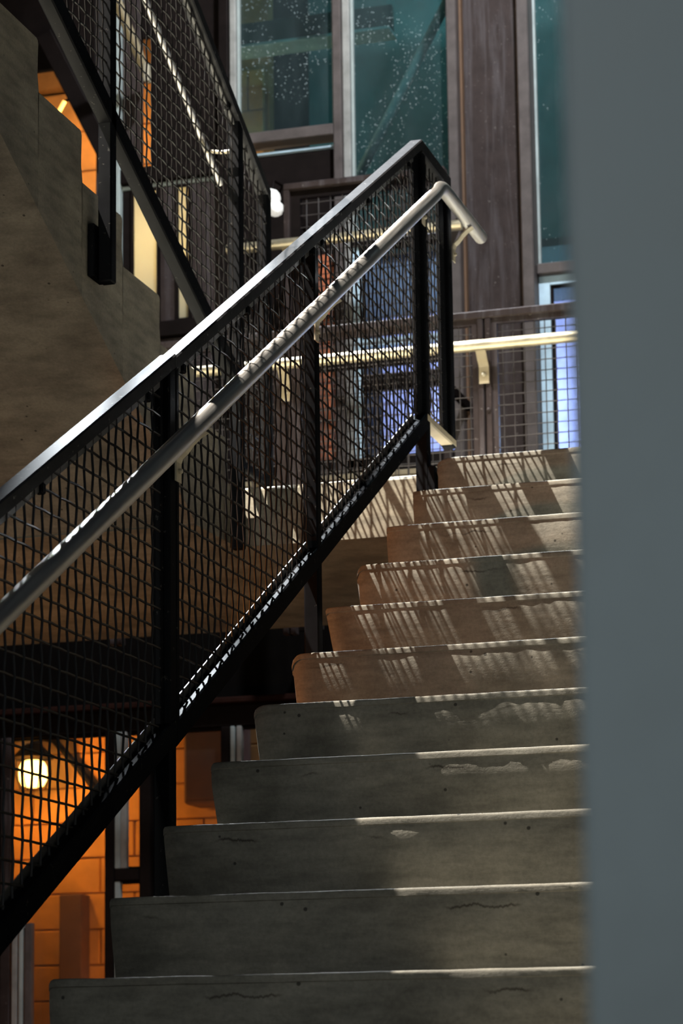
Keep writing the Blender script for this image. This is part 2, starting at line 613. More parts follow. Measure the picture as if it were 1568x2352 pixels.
# ------------------------------------------------------------------ woven wire infill
def woven(mb, P, a0, a1, lo, hi, da=0.0422, db=0.0424, r=0.0028, crimp=0.0014, phase=0.0):
    """P(a, b, off) -> world; lo(a), hi(a) are linear limits"""
    na = int((a1 - a0) / da) + 2
    av = [a0 + da * (0.5 + i) for i in range(na) if a0 + da * (0.5 + i) < a1 - 0.004]
    b_min = min(lo(a0), lo(a1)); b_max = max(hi(a0), hi(a1))
    bv = []
    b = math.floor(b_min / db) * db + phase
    while b < b_max:
        bv.append(b); b += db
    for i, a in enumerate(av):
        l, h = lo(a), hi(a)
        if h - l < 0.02: continue
        pts = [P(a, l, 0)]
        for j, b in enumerate(bv):
            if l + 0.006 < b < h - 0.006:
                pts.append(P(a + noise.noise(Vector((a * 40, b * 30, 2))) * 0.0008, b, crimp * (1 if (i + j) % 2 else -1)))
        pts.append(P(a, h, 0))
        mb.tube(pts, r, 5, False)
    s = 200
    for j, b in enumerate(bv):
        ins = [a0 + (a1 - a0) * q / s for q in range(s + 1)]
        ins = [a for a in ins if lo(a) <= b <= hi(a)]
        if len(ins) < 2 or ins[-1] - ins[0] < 0.015: continue
        pts = [P(ins[0], b, 0)]
        for i, a in enumerate(av):
            if ins[0] + 0.006 < a < ins[-1] - 0.006:
                pts.append(P(a, b + noise.noise(Vector((a * 30, b * 40, 9))) * 0.0006, -crimp * (1 if (i + j) % 2 else -1)))
        pts.append(P(ins[-1], b, 0))
        mb.tube(pts, r, 5, False)
    return mb


GX = -0.05                       # plane of the lower guard
TOPW, TOPH = 0.042, 0.030


def lin(p, q):
    s = (q[1] - p[1]) / (q[0] - p[0])
    return lambda y: p[1] + s * (y - p[0])


def sloped_rail(mb, y0, y1, zf, wx, h, x=GX, b=0.004, drop=0.0):
    """rail whose upper face follows zf, ends cut plumb"""
    sl = (zf(y1) - zf(y0)) / (y1 - y0)
    hv = h * math.sqrt(1 + sl * sl)
    za, zc = zf(y0) - drop, zf(y1) - drop
    poly = [(y0, za - hv), (y1, zc - hv), (y1, zc), (y0, za)]
    # bevelled along its length: eight-sided section
    vs, fs = [], []
    for (y, z) in ((y0, za), (y1, zc)):
        for (dx, dz) in ((-wx / 2, -hv + b), (-wx / 2 + b, -hv), (wx / 2 - b, -hv), (wx / 2, -hv + b), (wx / 2, -b), (wx / 2 - b, 0), (-wx / 2 + b, 0), (-wx / 2, -b)):
            vs.append((x + dx, y, z + dz))
    for i in range(8):
        j = (i + 1) % 8
        fs.append((i, j, j + 8, i + 8))
    fs.append(tuple(range(8))); fs.append(tuple(range(8, 16)))
    return mb.add(vs, fs)


def clip_at(g, x, y, z, sl):
    MB().box(x - 0.006, x + 0.012, y - 0.010, y + 0.010, z - 0.011, z + 0.011, 0.003).build('clip', M['black'], g)


def guard_bay(g, y0, y1, top, bot, x=GX, strip=True, phase=0.0, wire=None):
    """mesh, inner strips"""
    sl = (top(y1) - top(y0)) / (y1 - y0)
    k = math.sqrt(1 + sl * sl)
    mesh_lo = lambda y: bot(y) + 0.004
    mesh_hi = lambda y: top(y) - TOPH * k - 0.002
    woven(MB(), lambda a, b, o: (x + 0.004 + o, a, b), y0, y1, mesh_lo, mesh_hi, phase=phase).build('wire_mesh', wire or M['wire'], g, smooth=True)
    if strip:
        mb = MB()
        sloped_rail(mb, y0, y1, lambda y: top(y) - TOPH * k, 0.010, 0.020, x + 0.0, 0.002)
        mb.build('mesh_strip', M['strip'], g)
        mb = MB()
        sloped_rail(mb, y0, y1, lambda y: bot(y) + 0.020, 0.004, 0.019, x - 0.010, 0.001)
        mb.build('mesh_strip', M['strip'], g)
        for t in (0.06, 0.5, 0.94):
            y = y0 + (y1 - y0) * t
            clip_at(g, x, y, top(y) - TOPH * k - 0.018, sl)


# ---- panel A: lower left
topA = lin((-0.157, 0.856), (0.759, 1.378))
botA = lin((-0.142, 0.092), (0.609, 0.497))
ga = tag(empty('guardrail', (GX, 0.2, 0.0)), 'black mesh guardrail panel at lower left, ending at the double post', 'guardrail', 'black mesh guardrails of the lower flight')
AY0, AY1 = -0.62, 0.770
sloped_rail(MB(), AY0, AY1, topA, TOPW, TOPH).build('top_rail', M['lit_rail'], ga)
sloped_rail(MB(), AY0, AY1, botA, TOPW, 0.052).build('bottom_rail', M['black'], ga)
MB().box(GX - 0.02, GX + 0.02, AY1 - 0.040, AY1 - 0.001, -0.02, topA(AY1 - 0.02) - 0.02, 0.004).build('post', M['black'], ga)
MB().box(GX - 0.02, GX + 0.02, AY0, AY0 + 0.04, AY0 / T * R - 0.15, topA(AY0) - 0.01, 0.004).build('post', M['black'], ga)
MB().box(GX - 0.008, GX + 0.006, AY1 - 0.060, AY1 - 0.040, botA(AY1 - .05), topA(AY1 - .05) - 0.03, 0.002).build('side_strip', M['black'], ga)
guard_bay(ga, AY0 + 0.04, AY1 - 0.060, topA, botA)
# ---- panel B: two sloped bays and a level return
topB = lin((0.815, 1.405), (2.983, 2.668))
botB = lin((0.794, 0.585), (2.978, 1.795))
BY0, BY1, BY2 = 0.772, 2.985, 3.345
gb = tag(empty('guardrail', (GX, 1.9, 0.9)), 'tall black mesh guardrail with two sloped bays and a short level end at the top', 'guardrail', 'black mesh guardrails of the lower flight')
sloped_rail(MB(), BY0, BY1, topB, TOPW, TOPH).build('top_rail', M['lit_rail'], gb)
tR, bR = topB(BY1), botB(BY1)
flatT, flatB = (lambda y: tR), (lambda y: bR)
sloped_rail(MB(), BY1, BY2, flatT, TOPW, 0.045).build('top_rail', M['lit_rail'], gb)
sloped_rail(MB(), BY0, BY1, botB, TOPW, 0.050).build('bottom_rail', M['black'], gb)
sloped_rail(MB(), BY1, BY2, flatB, TOPW, 0.026).build('bottom_rail', M['tanpaint'], gb)['label'] = 'level bottom rail, tan for the light bounced onto its underside'  # tan colour paints in the light bounced onto the underside
P1, P2 = (1.824, 1.860), (2.985, 3.022)
MB().box(GX - 0.02, GX + 0.02, BY0, BY0 + 0.018, botB(BY0) - 0.03, topB(BY0) - 0.016, 0.003).build('post', M['black'], gb)
MB().box(GX - 0.02, GX + 0.02, P1[0], P1[1], 0.62, topB(P1[0]) - 0.03, 0.004).build('post', M['black'], gb)
MB().box(GX - 0.02, GX + 0.02, P2[0], P2[1], 1.47, topB(P2[0]) - 0.025, 0.004).build('post', M['black'], gb)
MB().box(GX - 0.02, GX + 0.02, BY2 - 0.045, BY2, bR - 0.03, tR - 0.001, 0.004).build('post', M['black'], gb)
MB().box(GX - 0.008, GX + 0.006, P1[1], P1[1] + 0.014, botB(P1[1]), topB(P1[1]) - 0.035, 0.002).build('side_strip', M['strip'], gb)
MB().box(GX - 0.008, GX + 0.006, P2[0] - 0.06, P2[0], botB(P2[0] - .03), topB(P2[0]) - 0.06, 0.002).build('side_strip', M['black'], gb)
MB().box(GX - 0.008, GX + 0.006, BY2 - 0.105, BY2 - 0.045, bR, tR - 0.05, 0.002).build('side_strip', M['black'], gb)
guard_bay(gb, BY0 + 0.018, P1[0], topB, botB)
guard_bay(gb, P1[1] + 0.014, P2[0] - 0.06, topB, botB)
guard_bay(gb, P2[1], BY2 - 0.105, lambda y: tR - 0.012, flatB, strip=False)
# a black foot screwed to the side of the flight under each post
for (y, z) in ((0.75, 0.02), (1.842, 0.66), (3.003, 1.51)):
    MB().box(GX + 0.020, -0.006, y - 0.03, y + 0.03, z, z + 0.12, 0.003).build('foot_plate', M['black'], gb if y > 1 else ga)

# ------------------------------------------------------------------ handrail of the lower flight
HX = 0.03
hr = tag(empty('handrail', (HX, 1.4, 0.9)), 'brushed stainless steel handrail sloping up the inside of the black mesh guardrail', 'handrail')
hz = lin((-0.287, 0.617), (2.958, 2.490))
pts = [(HX, -0.95, hz(-0.95)), (HX, 0.9, hz(0.9)), (HX, 2.90, hz(2.90))]
zE = hz(2.985)
for t in range(1, 6):
    a = t / 5
    pts.append((HX, 2.90 + 0.11 * a, hz(2.90) + (zE - hz(2.90)) * (1 - (1 - a) ** 2)))
pts.append((HX, 3.06, zE + 0.002)); pts.append((HX, 3.50, zE + 0.004))
MB().tube(pts, 0.0215, 24).build('rail', M['stainless'], hr, smooth=True)
for (y, flat) in ((0.755, 0), (1.80, 0), (2.945, 1), (3.325, 1)):
    z = (hz(y) if y < 2.9 else zE) - 0.021
    mb = MB()
    # S-shaped plate from the tube down to the post
    prof = [(HX + 0.012, z + 0.002), (HX - 0.004, z - 0.006), (HX - 0.022, z - 0.022), (HX - 0.036, z - 0.040), (HX - 0.048, z - 0.050), (HX - 0.052, z - 0.062), (HX - 0.052, z - 0.105)]
    th = 0.004
    vs, fs = [], []
    for (x, zz) in prof:
        for (dx, dz) in ((0, 0), (th, -th * .3)):
            for yy in (y - 0.016, y + 0.016):
                vs.append((x + dx, yy, zz + dz))
    for i in range(len(prof) - 1):
        a = i * 4
        fs += [(a, a + 1, a + 5, a + 4), (a + 2, a + 6, a + 7, a + 3), (a, a + 4, a + 6, a + 2), (a + 1, a + 3, a + 7, a + 5)]
    fs += [(0, 2, 3, 1), (len(vs) - 4, len(vs) - 3, len(vs) - 1, len(vs) - 2)]
    br = mb.add(vs, fs).build('bracket', M['bracket'], hr, origin=(HX, y, z))
    MB().lathe([(0.0005, 0.0075), (0.0045, 0.007), (0.006, 0.004), (0.006, -0.002)], (HX - 0.047, y, z - 0.082), 12, 'x').build('screw', M['bracket'], br)

# ------------------------------------------------------------------ guard of the upper flight
UG = -0.66
topU = lin((2.640, 3.065), (3.338, 2.700))
botU = lin((1.580, 2.628), (2.747, 2.120))
gu = tag(empty('guardrail', (UG, 2.2, 1.9)), 'black mesh guardrail descending from the top left along the upper flight', 'guardrail')
UY0, UY1 = 0.55, 3.345
sloped_rail(MB(), UY0, UY1, topU, TOPW, 0.040, UG).build('top_rail', M['lit_rail'], gu)
sloped_rail(MB(), UY0, 3.02, botU, 0.040, 0.060, UG).build('bottom_rail', M['black'], gu)
for (ya, yb, zl) in ((1.925, 1.965, 1.960), (3.025, 3.065, 1.43), (3.310, 3.350, 1.655), (0.70, 0.740, 2.55)):
    MB().box(UG - 0.02, UG + 0.02, ya, yb, zl, topU((ya + yb) / 2) - 0.025, 0.004).build('post', M['black'], gu)
for (ya, yb) in ((0.740, 1.925), (1.965, 3.025)):
    guard_bay(gu, ya, yb, topU, botU, UG)
guard_bay(gu, 3.065, 3.310, topU, lambda y: 1.72, UG, strip=False)
sloped_rail(MB(), 3.065, 3.310, lambda y: 1.72, 0.03, 0.03, UG).build('bottom_rail', M['black'], gu)
MB().box(UG - 0.0395, UG - 0.02, 1.90, 1.985, 1.97, 2.12, 0.002).build('foot_plate', M['black'], gu)

uh = tag(empty('handrail', (-0.76, 2.4, 2.6)), 'thin bright steel handrail behind the mesh of the upper flight', 'handrail')
hu = lin((2.500, 3.023), (3.181, 2.678))
MB().tube([(-0.76, 0.6, hu(0.6)), (-0.76, 2.0, hu(2.0)), (-0.76, 3.185, hu(3.185))], 0.010, 12).build('rail', M['stainless'], uh, smooth=True)
for y in (1.2, 2.2, 3.0):
    MB().tube([(-0.76, y, hu(y) - 0.009), (-0.74, y, hu(y) - 0.05), (-0.69, y, hu(y) - 0.06), (UG - 0.006, y, hu(y) - 0.06)], 0.006, 8).build('bracket', M['bracket'], uh, smooth=True)
wh = tag(empty('handrail', (-1.9, 5.3, 3.9)), 'tan sloping rail far behind the mesh of the upper flight', 'handrail')
MB().beam((-1.9, 4.9, 4.42), (-1.9, 5.52, 4.09), 0.03, 0.05, 0.006).build('rail', M['tanpaint'], wh)
for y in (4.98, 5.45):
    z = 4.42 - 0.532 * (y - 4.9)
    MB().box(-1.885, -1.86, y - 0.02, y + 0.02, z - 0.1, z - 0.02, 0.003).build('bracket', M['bracket'], wh)

# ------------------------------------------------------------------ guard along the back of the landing
G1 = 4.72
g1 = tag(empty('guardrail', (-0.4, G1, LZ)), 'brown mesh guardrail along the far edge of the landing with a pale handrail', 'guardrail')
gx0, gx1, gz1 = -1.75, 1.2, 2.636
MB().box(gx0, gx1, G1 - 0.022, G1 + 0.022, gz1 - 0.03, gz1, 0.004).build('top_rail', M['brown'], g1)
MB().box(gx0, gx1, G1 - 0.02, G1 + 0.02, LZ - 0.10, LZ - 0.06, 0.004).build('bottom_rail', M['brown_dark'], g1)
px = [-1.72, -1.02, -0.245, 0.50, 1.17]
for x in px:
    MB().box(x - 0.026, x - 0.004, G1 - 0.02, G1 + 0.02, LZ - 0.2, gz1 - 0.03, 0.003).build('post', M['brown'], g1)
    MB().box(x + 0.004, x + 0.026, G1 - 0.02, G1 + 0.02, LZ - 0.2, gz1 - 0.03, 0.003).build('post', M['brown'], g1)
for x in px:
    MB().box(x - 0.004, x + 0.004, G1 - 0.012, G1 + 0.018, LZ - 0.2, gz1 - 0.03).build('gap_shade', M['brown_dark'], g1)  # dark strip added in the slot between paired posts, painting its shade
for a, b in zip(px[:-1], px[1:]):
    xa, xb = a + 0.026, b - 0.026
    za, zb = LZ - 0.06, gz1 - 0.03
    mb = MB()
    mb.box(xa, xb, G1 - 0.01, G1 + 0.014, zb - 0.022, zb)
    mb.box(xa, xa + 0.022, G1 - 0.01, G1 + 0.014, za, zb - 0.022)
    mb.box(xb - 0.022, xb, G1 - 0.01, G1 + 0.014, za, zb - 0.022)
    mb.build('mesh_frame', M['brown'], g1)
    woven(MB(), lambda p, q, o: (p, G1 - 0.004 + o, q), xa + 0.022, xb - 0.022, lambda t: za, lambda t: zb - 0.022, 0.0405, 0.0405, 0.0022).build('wire_mesh', M['brownwire'], g1, smooth=True)
    for zc in (LZ + 0.33, LZ + 0.60):
        MB().lathe([(0.009, 0.0), (0.008, -0.006), (0.001, -0.009)], (xa - 0.012, G1 - 0.02, zc), 10, 'y').build('bolt', M['brown'], g1)
ph = tag(empty('handrail', (-0.4, G1 - 0.07, 2.5)), 'pale tan handrail tube running level across the landing guardrail', 'handrail')
MB().tube([(-1.62, G1 - 0.07, 2.487), (-0.3, G1 - 0.07, 2.487), (1.15, G1 - 0.07, 2.487)], 0.0215, 20).build('rail', M['tan'], ph, smooth=True)
for x in px[:4]:
    y = G1 - 0.07
    prof = [(y - 0.006, 2.467), (y + 0.006, 2.455), (y + 0.018, 2.440), (y + 0.034, 2.428), (y + 0.044, 2.416), (y + 0.046, 2.40), (y + 0.046, 2.352)]
    vs, fs = [], []
    for (yy, zz) in prof:
        for d in (0, 0.004):
            for xx in (x - 0.019, x + 0.019):
                vs.append((xx, yy - d, zz - d * .4))
    for i in range(len(prof) - 1):
        a = i * 4
        fs += [(a, a + 1, a + 5, a + 4), (a + 2, a + 6, a + 7, a + 3), (a, a + 4, a + 6, a + 2), (a + 1, a + 3, a + 7, a + 5)]
    fs += [(0, 2, 3, 1), (len(vs) - 4, len(vs) - 3, len(vs) - 1, len(vs) - 2)]
    b = MB().add(vs, fs).build('bracket', M['tanpaint'], ph, origin=(x, y, 2.43))
    MB().lathe([(0.008, 0.0), (0.008, -0.004), (0.004, -0.006), (0.001, -0.006)], (x, y + 0.042, 2.385), 12, 'y').build('screw', M['bracket'], b)

# ------------------------------------------------------------------ tall mesh screen behind it
G2 = 5.2
g2 = tag(empty('mesh_screen', (-0.8, G2, LZ)), 'tall dark brown framed mesh screen standing behind the landing guardrail', 'screen')
sx0, sx1, sz0, sz1 = -1.178, -0.50, 1.55, 3.398
MB().box(sx0, sx1, G2 - 0.03, G2 + 0.03, sz1 - 0.028, sz1, 0.004).build('top_rail', M['brown'], g2)
MB().box(sx0, sx0 + 0.026, G2 - 0.03, G2 + 0.03, sz0, sz1 - 0.028, 0.004).build('post', M['brown'], g2)
MB().box(sx1 - 0.026, sx1, G2 - 0.03, G2 + 0.03, sz0, sz1 - 0.028, 0.004).build('post', M['brown'], g2)
mb = MB()
mb.box(sx0 + 0.026, sx1 - 0.026, G2 - 0.008, G2 + 0.02, sz1 - 0.062, sz1 - 0.028)
mb.box(sx0 + 0.026, sx0 + 0.066, G2 - 0.008, G2 + 0.02, sz0, sz1 - 0.062)
mb.build('mesh_frame', M['brown_dark'], g2)
MB().box(sx0 + 0.066, sx1 - 0.026, G2 - 0.015, G2 + 0.015, 2.60, 2.64, 0.003).build('mid_rail', M['brown_dark'], g2)
woven(MB(), lambda p, q, o: (p, G2 + o, q), sx0 + 0.066, sx1 - 0.026, lambda t: sz0, lambda t: sz1 - 0.062, 0.051, 0.051, 0.0024).build('wire_mesh', M['brownwire'], g2, smooth=True)
for x in (sx0 + 0.013, sx1 - 0.013):
    for z in (1.7, 2.5, 3.3):
        MB().box(x - 0.01, x + 0.01, G2 + 0.03, WB - (0.05 if x < -0.6 else -0.012), z - 0.02, z + 0.02, 0.002).build('wall_bracket', M['brown_dark'], g2)
sh = tag(empty('handrail', (-0.8, G2 - 0.08, 3.14)), 'level copper-toned handrail tube fixed high on the tall mesh screen', 'handrail')
MB().tube([(-1.40, G2 - 0.08, 3.125), (-0.42, G2 - 0.08, 3.125)], 0.0215, 20).build('rail', M['tan'], sh, smooth=True)
for x in (-1.16, -0.52):
    MB().tube([(x, G2 - 0.08, 3.104), (x, G2 - 0.075, 3.08), (x, G2 - 0.05, 3.065), (x, G2 - 0.031, 3.06)], 0.007, 8).build('bracket', M['tanpaint'], sh, smooth=True)

# ------------------------------------------------------------------ steel and glass wall behind the landing



def wbox(mat, name, x0, x1, z0, z1, y0=WB - 0.05, y1=WB + 0.05, b=0.004, parent=None):
    return MB().box(x0, x1, y0, y1, z0, z1, b).build(name, M[mat], parent)


wall = tag(empty('wall_back', (-0.8, WB, FZ)), 'dark brown steel window wall behind the stairs', kind='structure')
ZT = 5.3
# uprights
wbox('brown_dark', 'upright', -1.585, -1.542, 2.0, ZT, parent=wall)
wbox('mullion_pale', 'upright', -1.541, -1.513, 2.0, ZT, WB - 0.03, parent=wall)
wbox('mullion', 'upright', -1.073, -1.036, 2.0, ZT, parent=wall)
wbox('mullion_pale', 'upright', -1.035, -1.003, 2.0, ZT, WB - 0.03, parent=wall)
wbox('brown_dark', 'panel', -1.50, -1.075, 2.75, 3.69, WB, WB + 0.02, parent=wall)
wbox('mullion', 'rail', -1.512, -1.074, 3.735, 3.785, parent=wall)
wbox('blueframe', 'rail', -1.512, -1.074, 3.694, 3.706, WB - 0.01, WB + 0.03, b=0.002, parent=wall)
wbox('brown_dark', 'rail', -1.002, -0.563, 3.235, 3.29, parent=wall)
wbox('brown_dark', 'rail', -1.0, -0.6, 2.62, 2.68, WB - 0.02, parent=wall)
wbox('tanpaint', 'sill', -1.5, -0.3, 2.225, 2.25, WB - 0.09, WB + 0.03, parent=wall)
wbox('brown_dark', 'rail', -1.5, -0.57, 2.25, 2.33, WB - 0.03, parent=wall)
wbox('brown', 'panel', -1.50, -1.17, 2.33, 2.75, WB, WB + 0.02, parent=wall)
wbox('near_black', 'panel', -3.4, 1.6, 1.351, 2.0, WB + 0.02, WB + 0.06, parent=wall)
wbox('rust_dark', 'header', -3.4, 1.6, 1.325, 1.35, WB - 0.09, WB + 0.05, parent=wall)
wbox('brown_dark', 'header', -3.4, 1.6, 1.235, 1.325, WB - 0.04, WB + 0.05, parent=wall)
# red brick infill beside the lit door, single bricks
for r_ in range(16):
    z = 2.335 + r_ * 0.056
    if z > 3.18: break
    o_ = 0.0 if r_ % 2 else 0.028
    for (a, b) in ((-1.165, -1.095 + o_), (-1.091 + o_, -1.074 if o_ == 0 else -1.074)):
        if b - a > 0.012:
            MB().box(a, b - 0.003, WB - 0.005, WB + 0.03, z, z + 0.050, 0.003).build('brick', M['brick'], wall)

# built-up steel column
sc_ = tag(empty('steel_column', (-0.39, WB - 0.1, LZ - 0.2)), 'wide dark brown steel column with streaked web between the wet windows', 'column')
wbox('mullion', 'flange', -0.562, -0.520, 1.45, ZT, WB - 0.10, WB + 0.04, parent=sc_)
wbox('mullion', 'flange', -0.262, -0.214, 1.45, ZT, WB - 0.10, WB + 0.04, parent=sc_)
wbox('brown', 'web', -0.519, -0.263, 1.45, ZT, WB - 0.015, WB + 0.015, parent=sc_)
MB().box(-0.518, -0.508, WB - 0.05, WB - 0.016, 1.45, ZT).build('edge_strip', M['rust'], sc_)
MB().box(-0.274, -0.264, WB - 0.05, WB - 0.016, 1.45, ZT).build('edge_strip', M['rust'], sc_)


def drops(x0, x1, z0, z1, n, y, parent, seed):
    rr = random.Random(seed)
    mb = MB()
    for _ in range(n):
        x, z = rr.uniform(x0, x1), rr.uniform(z0, z1)
        if noise.noise(Vector((x * 5, z * 4, seed))) < -0.12: continue
        s = rr.uniform(0.0006, 0.0019)
        st = rr.uniform(1.0, 1.9)
        vs = [(x, y - s * 0.9, z)] + [(x + s * math.cos(t) * .9, y - s * .35, z + s * st * math.sin(t)) for t in [i * math.pi / 3 for i in range(6)]] + \
             [(x + s * 1.1 * math.cos(t), y, z + s * st * 1.15 * math.sin(t)) for t in [i * math.pi / 3 for i in range(6)]]
        fs = [(0, 1 + i, 1 + (i + 1) % 6) for i in range(6)] + [(1 + i, 7 + i, 7 + (i + 1) % 6, 1 + (i + 1) % 6) for i in range(6)]
        mb.add(vs, fs)
    return tag(mb.build('raindrops', M['drop'], parent, smooth=True), kind='stuff')


def window(n, label, x0, x1, z0, z1, mat, nd, y=WB, seed=1):
    wnd = tag(empty('window_%d' % n, ((x0 + x1) / 2, y, z0)), label, kind='structure')
    MB().box(x0, x1, y + 0.010, y + 0.016, z0, z1).build('pane', M[mat], wnd)
    mb = MB()
    g = 0.010
    mb.box(x0, x0 + g, y - 0.01, y + 0.008, z0 + g, z1 - g); mb.box(x1 - g, x1, y - 0.01, y + 0.008, z0 + g, z1 - g)
    mb.box(x0, x1, y - 0.01, y + 0.008, z0, z0 + g); mb.box(x0, x1, y - 0.01, y + 0.008, z1 - g, z1)
    mb.build('gasket', M['greypaint'] if nd else M['brown_dark'], wnd)
    if nd:
        drops(x0 + g, x1 - g, z0 + g, z1 - g, nd, y + 0.010, wnd, seed)
    return wnd


window(1, 'wet hazy window left of the pale mullion', -1.511, -1.075, 3.787, ZT, 'glass_wet', 1500, seed=3)
window(2, 'tall wet teal window with a diagonal brace behind it', -1.001, -0.564, 3.292, ZT, 'glass_wet', 2200, seed=8)
window(3, 'narrow wet window right of the brown steel column', -0.212, 0.75, 3.078, ZT, 'glass_wet', 2400, seed=12)
wbox('mullion', 'rail', -0.212, 0.76, 3.030, 3.076, parent=wall)
# blue lit glazing under window 3 and behind the guard
w4 = window(4, 'blue lit window below the narrow wet window', -0.165, 0.75, 2.05, 2.99, 'glass_blue', 0)
mb = MB()
mb.box(-0.211, -0.166, WB - 0.02, WB + 0.03, 2.0, 3.028); mb.box(-0.165, 0.75, WB - 0.02, WB + 0.03, 2.991, 3.028)
mb.build('jamb', M['blueframe'], w4)
w5 = window(5, 'lavender lit glazed door behind the landing guardrail', -0.968, -0.572, 1.9, 3.233, 'glass_blue', 0)
mb = MB()
mb.box(-1.002, -0.969, WB - 0.03, WB + 0.03, 1.9, 3.233)
mb.box(-0.968, -0.572, WB - 0.03, WB + 0.005, 2.80, 2.83)
mb.build('jamb', M['blueframe'], w5)

# rooms behind the glass
tag(MB().box(-1.62, 0.9, 7.0, 7.1, 3.25, ZT).build('wall_interior', M['teal']), 'teal wall of the dark room behind the wet windows', kind='structure')
tag(MB().box(-3.6, 1.6, WB + 0.09, 7.1, 3.19, 3.225).build('floor_interior', M['darkroom']), 'dark floor slab of the room behind the wet windows', kind='structure')
tag(MB().box(-1.12, 0.9, 6.45, 6.5, 1.5, 3.188).build('wall_lit', M['lavender']), 'lavender lit wall inside the lower room', kind='structure')
light('room_lamp', 'POINT', (-0.62, 6.05, 2.75), None, 26, (0.74, 0.84, 1.0), 0.08)
light('room_lamp_2', 'POINT', (-0.05, 6.1, 2.5), None, 24, (0.66, 0.82, 1.0), 0.08)
light('teal_room_fill', 'POINT', (-0.75, 6.4, 4.9), None, 11, (0.66, 0.96, 1.0), 0.15)  # added, unseen: lights the room so the wet glass looks teal
br = tag(empty('brace_rod', (-0.8, 6.0, 3.6)), 'pale diagonal brace rod seen through the tall wet window', 'brace')
MB().tube([(-1.16, 6.0, 3.58), (-0.62, 6.0, 4.56)], 0.022, 12).build('rod', M['paleblue'], br, smooth=True)
MB().box(-1.20, -1.12, 5.985, 6.015, 3.50, 3.60, 0.003).build('flat_plate', M['mullion_pale'], br)
bb = tag(empty('roof_beam', (-1.3, 6.1, 4.5)), 'grey steel roof beam seen through the hazy window at the top', 'beam')
MB().box(-1.75, -0.95, 6.08, 6.12, 4.40, 4.52, 0.003).build('web', M['mullion'], bb)
MB().box(-1.75, -0.95, 6.03, 6.17, 4.385, 4.399, 0.002).build('flange', M['paleblue'], bb)

# ------------------------------------------------------------------ left part of the wall, upper storey
wbox('brown_dark', 'panel', -1.91, -1.586, 3.70, ZT, WB, WB + 0.03, parent=wall)
wbox('brown', 'panel', -2.045, -1.957, 3.70, ZT, WB, WB + 0.03, parent=wall)
wbox('brown_dark', 'panel', -1.956, -1.911, 4.30, ZT, WB, WB + 0.03, parent=wall)
wbox('greypaint', 'upright', -2.092, -2.046, 2.95, ZT, WB - 0.03, parent=wall)
wbox('brown', 'panel', -2.17, -2.093, 2.95, ZT, WB, WB + 0.03, parent=wall)
wbox('brown_dark', 'rail', -2.045, -1.586, 3.63, 3.699, WB - 0.03, parent=wall)
wbox('greypaint', 'rail', -2.045, -1.586, 3.61, 3.628, WB - 0.01, parent=wall)
wbox('brown_dark', 'upright', -2.045, -2.006, 2.95, 3.609, WB, parent=wall)
wbox('brown', 'panel', -1.873, -1.80, 3.0, 3.609, WB, WB + 0.03, parent=wall)
wbox('brown', 'panel', -1.729, -1.586, 3.0, 3.609, WB, WB + 0.03, parent=wall)
wbox('brown_dark', 'rail', -2.045, -1.586, 2.93, 2.999, WB - 0.03, parent=wall)
wbox('brown', 'panel', -2.045, -1.586, 2.0, 2.929, WB, WB + 0.03, parent=wall)
wbox('brown_dark', 'panel', -3.4, -2.17, 4.21, ZT, WB, WB + 0.03, parent=wall)
wbox('brown_dark', 'panel', -3.4, -2.46, 2.0, 4.209, WB, WB + 0.03, parent=wall)
wbox('brown_dark', 'panel', -2.459, -2.093, 2.0, 3.40, WB, WB + 0.03, parent=wall)
w6 = window(6, 'frosted pane glowing yellow-white beside the upper flight', -2.003, -1.874, 3.0, 3.608, 'frost', 0)
w7 = window(7, 'small narrow yellow lit pane behind the upper mesh', -1.798, -1.731, 3.0, 3.608, 'frost', 0)
light('pane_lamp', 'POINT', (-1.95, 5.78, 3.40), None, 15, (1.0, 0.90, 0.70), 0.03)
light('pane_lamp_2', 'POINT', (-1.76, 5.80, 3.28), None, 1.2, (1.0, 0.78, 0.35), 0.02)
# orange wall beyond the open bays, upper storey
up_or = tag(empty('wall_orange', (-2.3, 6.4, 3.2)), 'orange painted block wall beyond the upper left opening', kind='structure')
MB().box(-3.4, -1.64, 6.43, 6.5, 3.226, 5.2).build('mortar_bed', M['mortar'], up_or)
for r_ in range(6):
    for c_ in range(5):
        x = -3.35 + c_ * 0.36 + (0.18 if r_ % 2 else 0)
        MB().box(x, min(x + 0.352, -1.66), 6.40, 6.43, 3.24 + r_ * 0.20, 3.24 + r_ * 0.20 + 0.192, 0.004).build('block', M['block'], up_or)
light('orange_lamp', 'POINT', (-2.42, 6.05, 4.12), None, 7, (1.0, 0.52, 0.14), 0.05)
tb = tag(empty('tube_lamp', (-2.52, 6.1, 3.95)), 'glowing orange tube lamp tilted in the upper left opening', 'lamp')
MB().tube([(-2.60, 6.12, 4.165), (-2.535, 6.12, 4.275)], 0.010, 10).build('tube', M['tube_lit'], tb, smooth=True)
MB().tube([(-2.535, 6.12, 4.275), (-2.52, 6.16, 4.30), (-2.52, 6.398, 4.30)], 0.008, 8).build('holder', M['brown_dark'], tb, smooth=True)
MB().beam((-2.40, 5.56, 4.36), (-2.10, 5.56, 3.76), 0.03, 0.075, 0.004).build('brace', M['brown_dark'], wall)  # dark bar put in for the roof's shadow across the opening
MB().add([(-2.36, 5.585, 4.21), (-2.17, 5.585, 4.21), (-2.17, 5.585, 3.83), (-2.36, 5.598, 4.21), (-2.17, 5.598, 4.21), (-2.17, 5.598, 3.83)],
         [(0, 1, 2), (5, 4, 3), (0, 3, 4, 1), (1, 4, 5, 2), (2, 5, 3, 0)]).build('flat_plate', M['brown_dark'], wall)  # dark triangle that paints the rest of the roof shadow

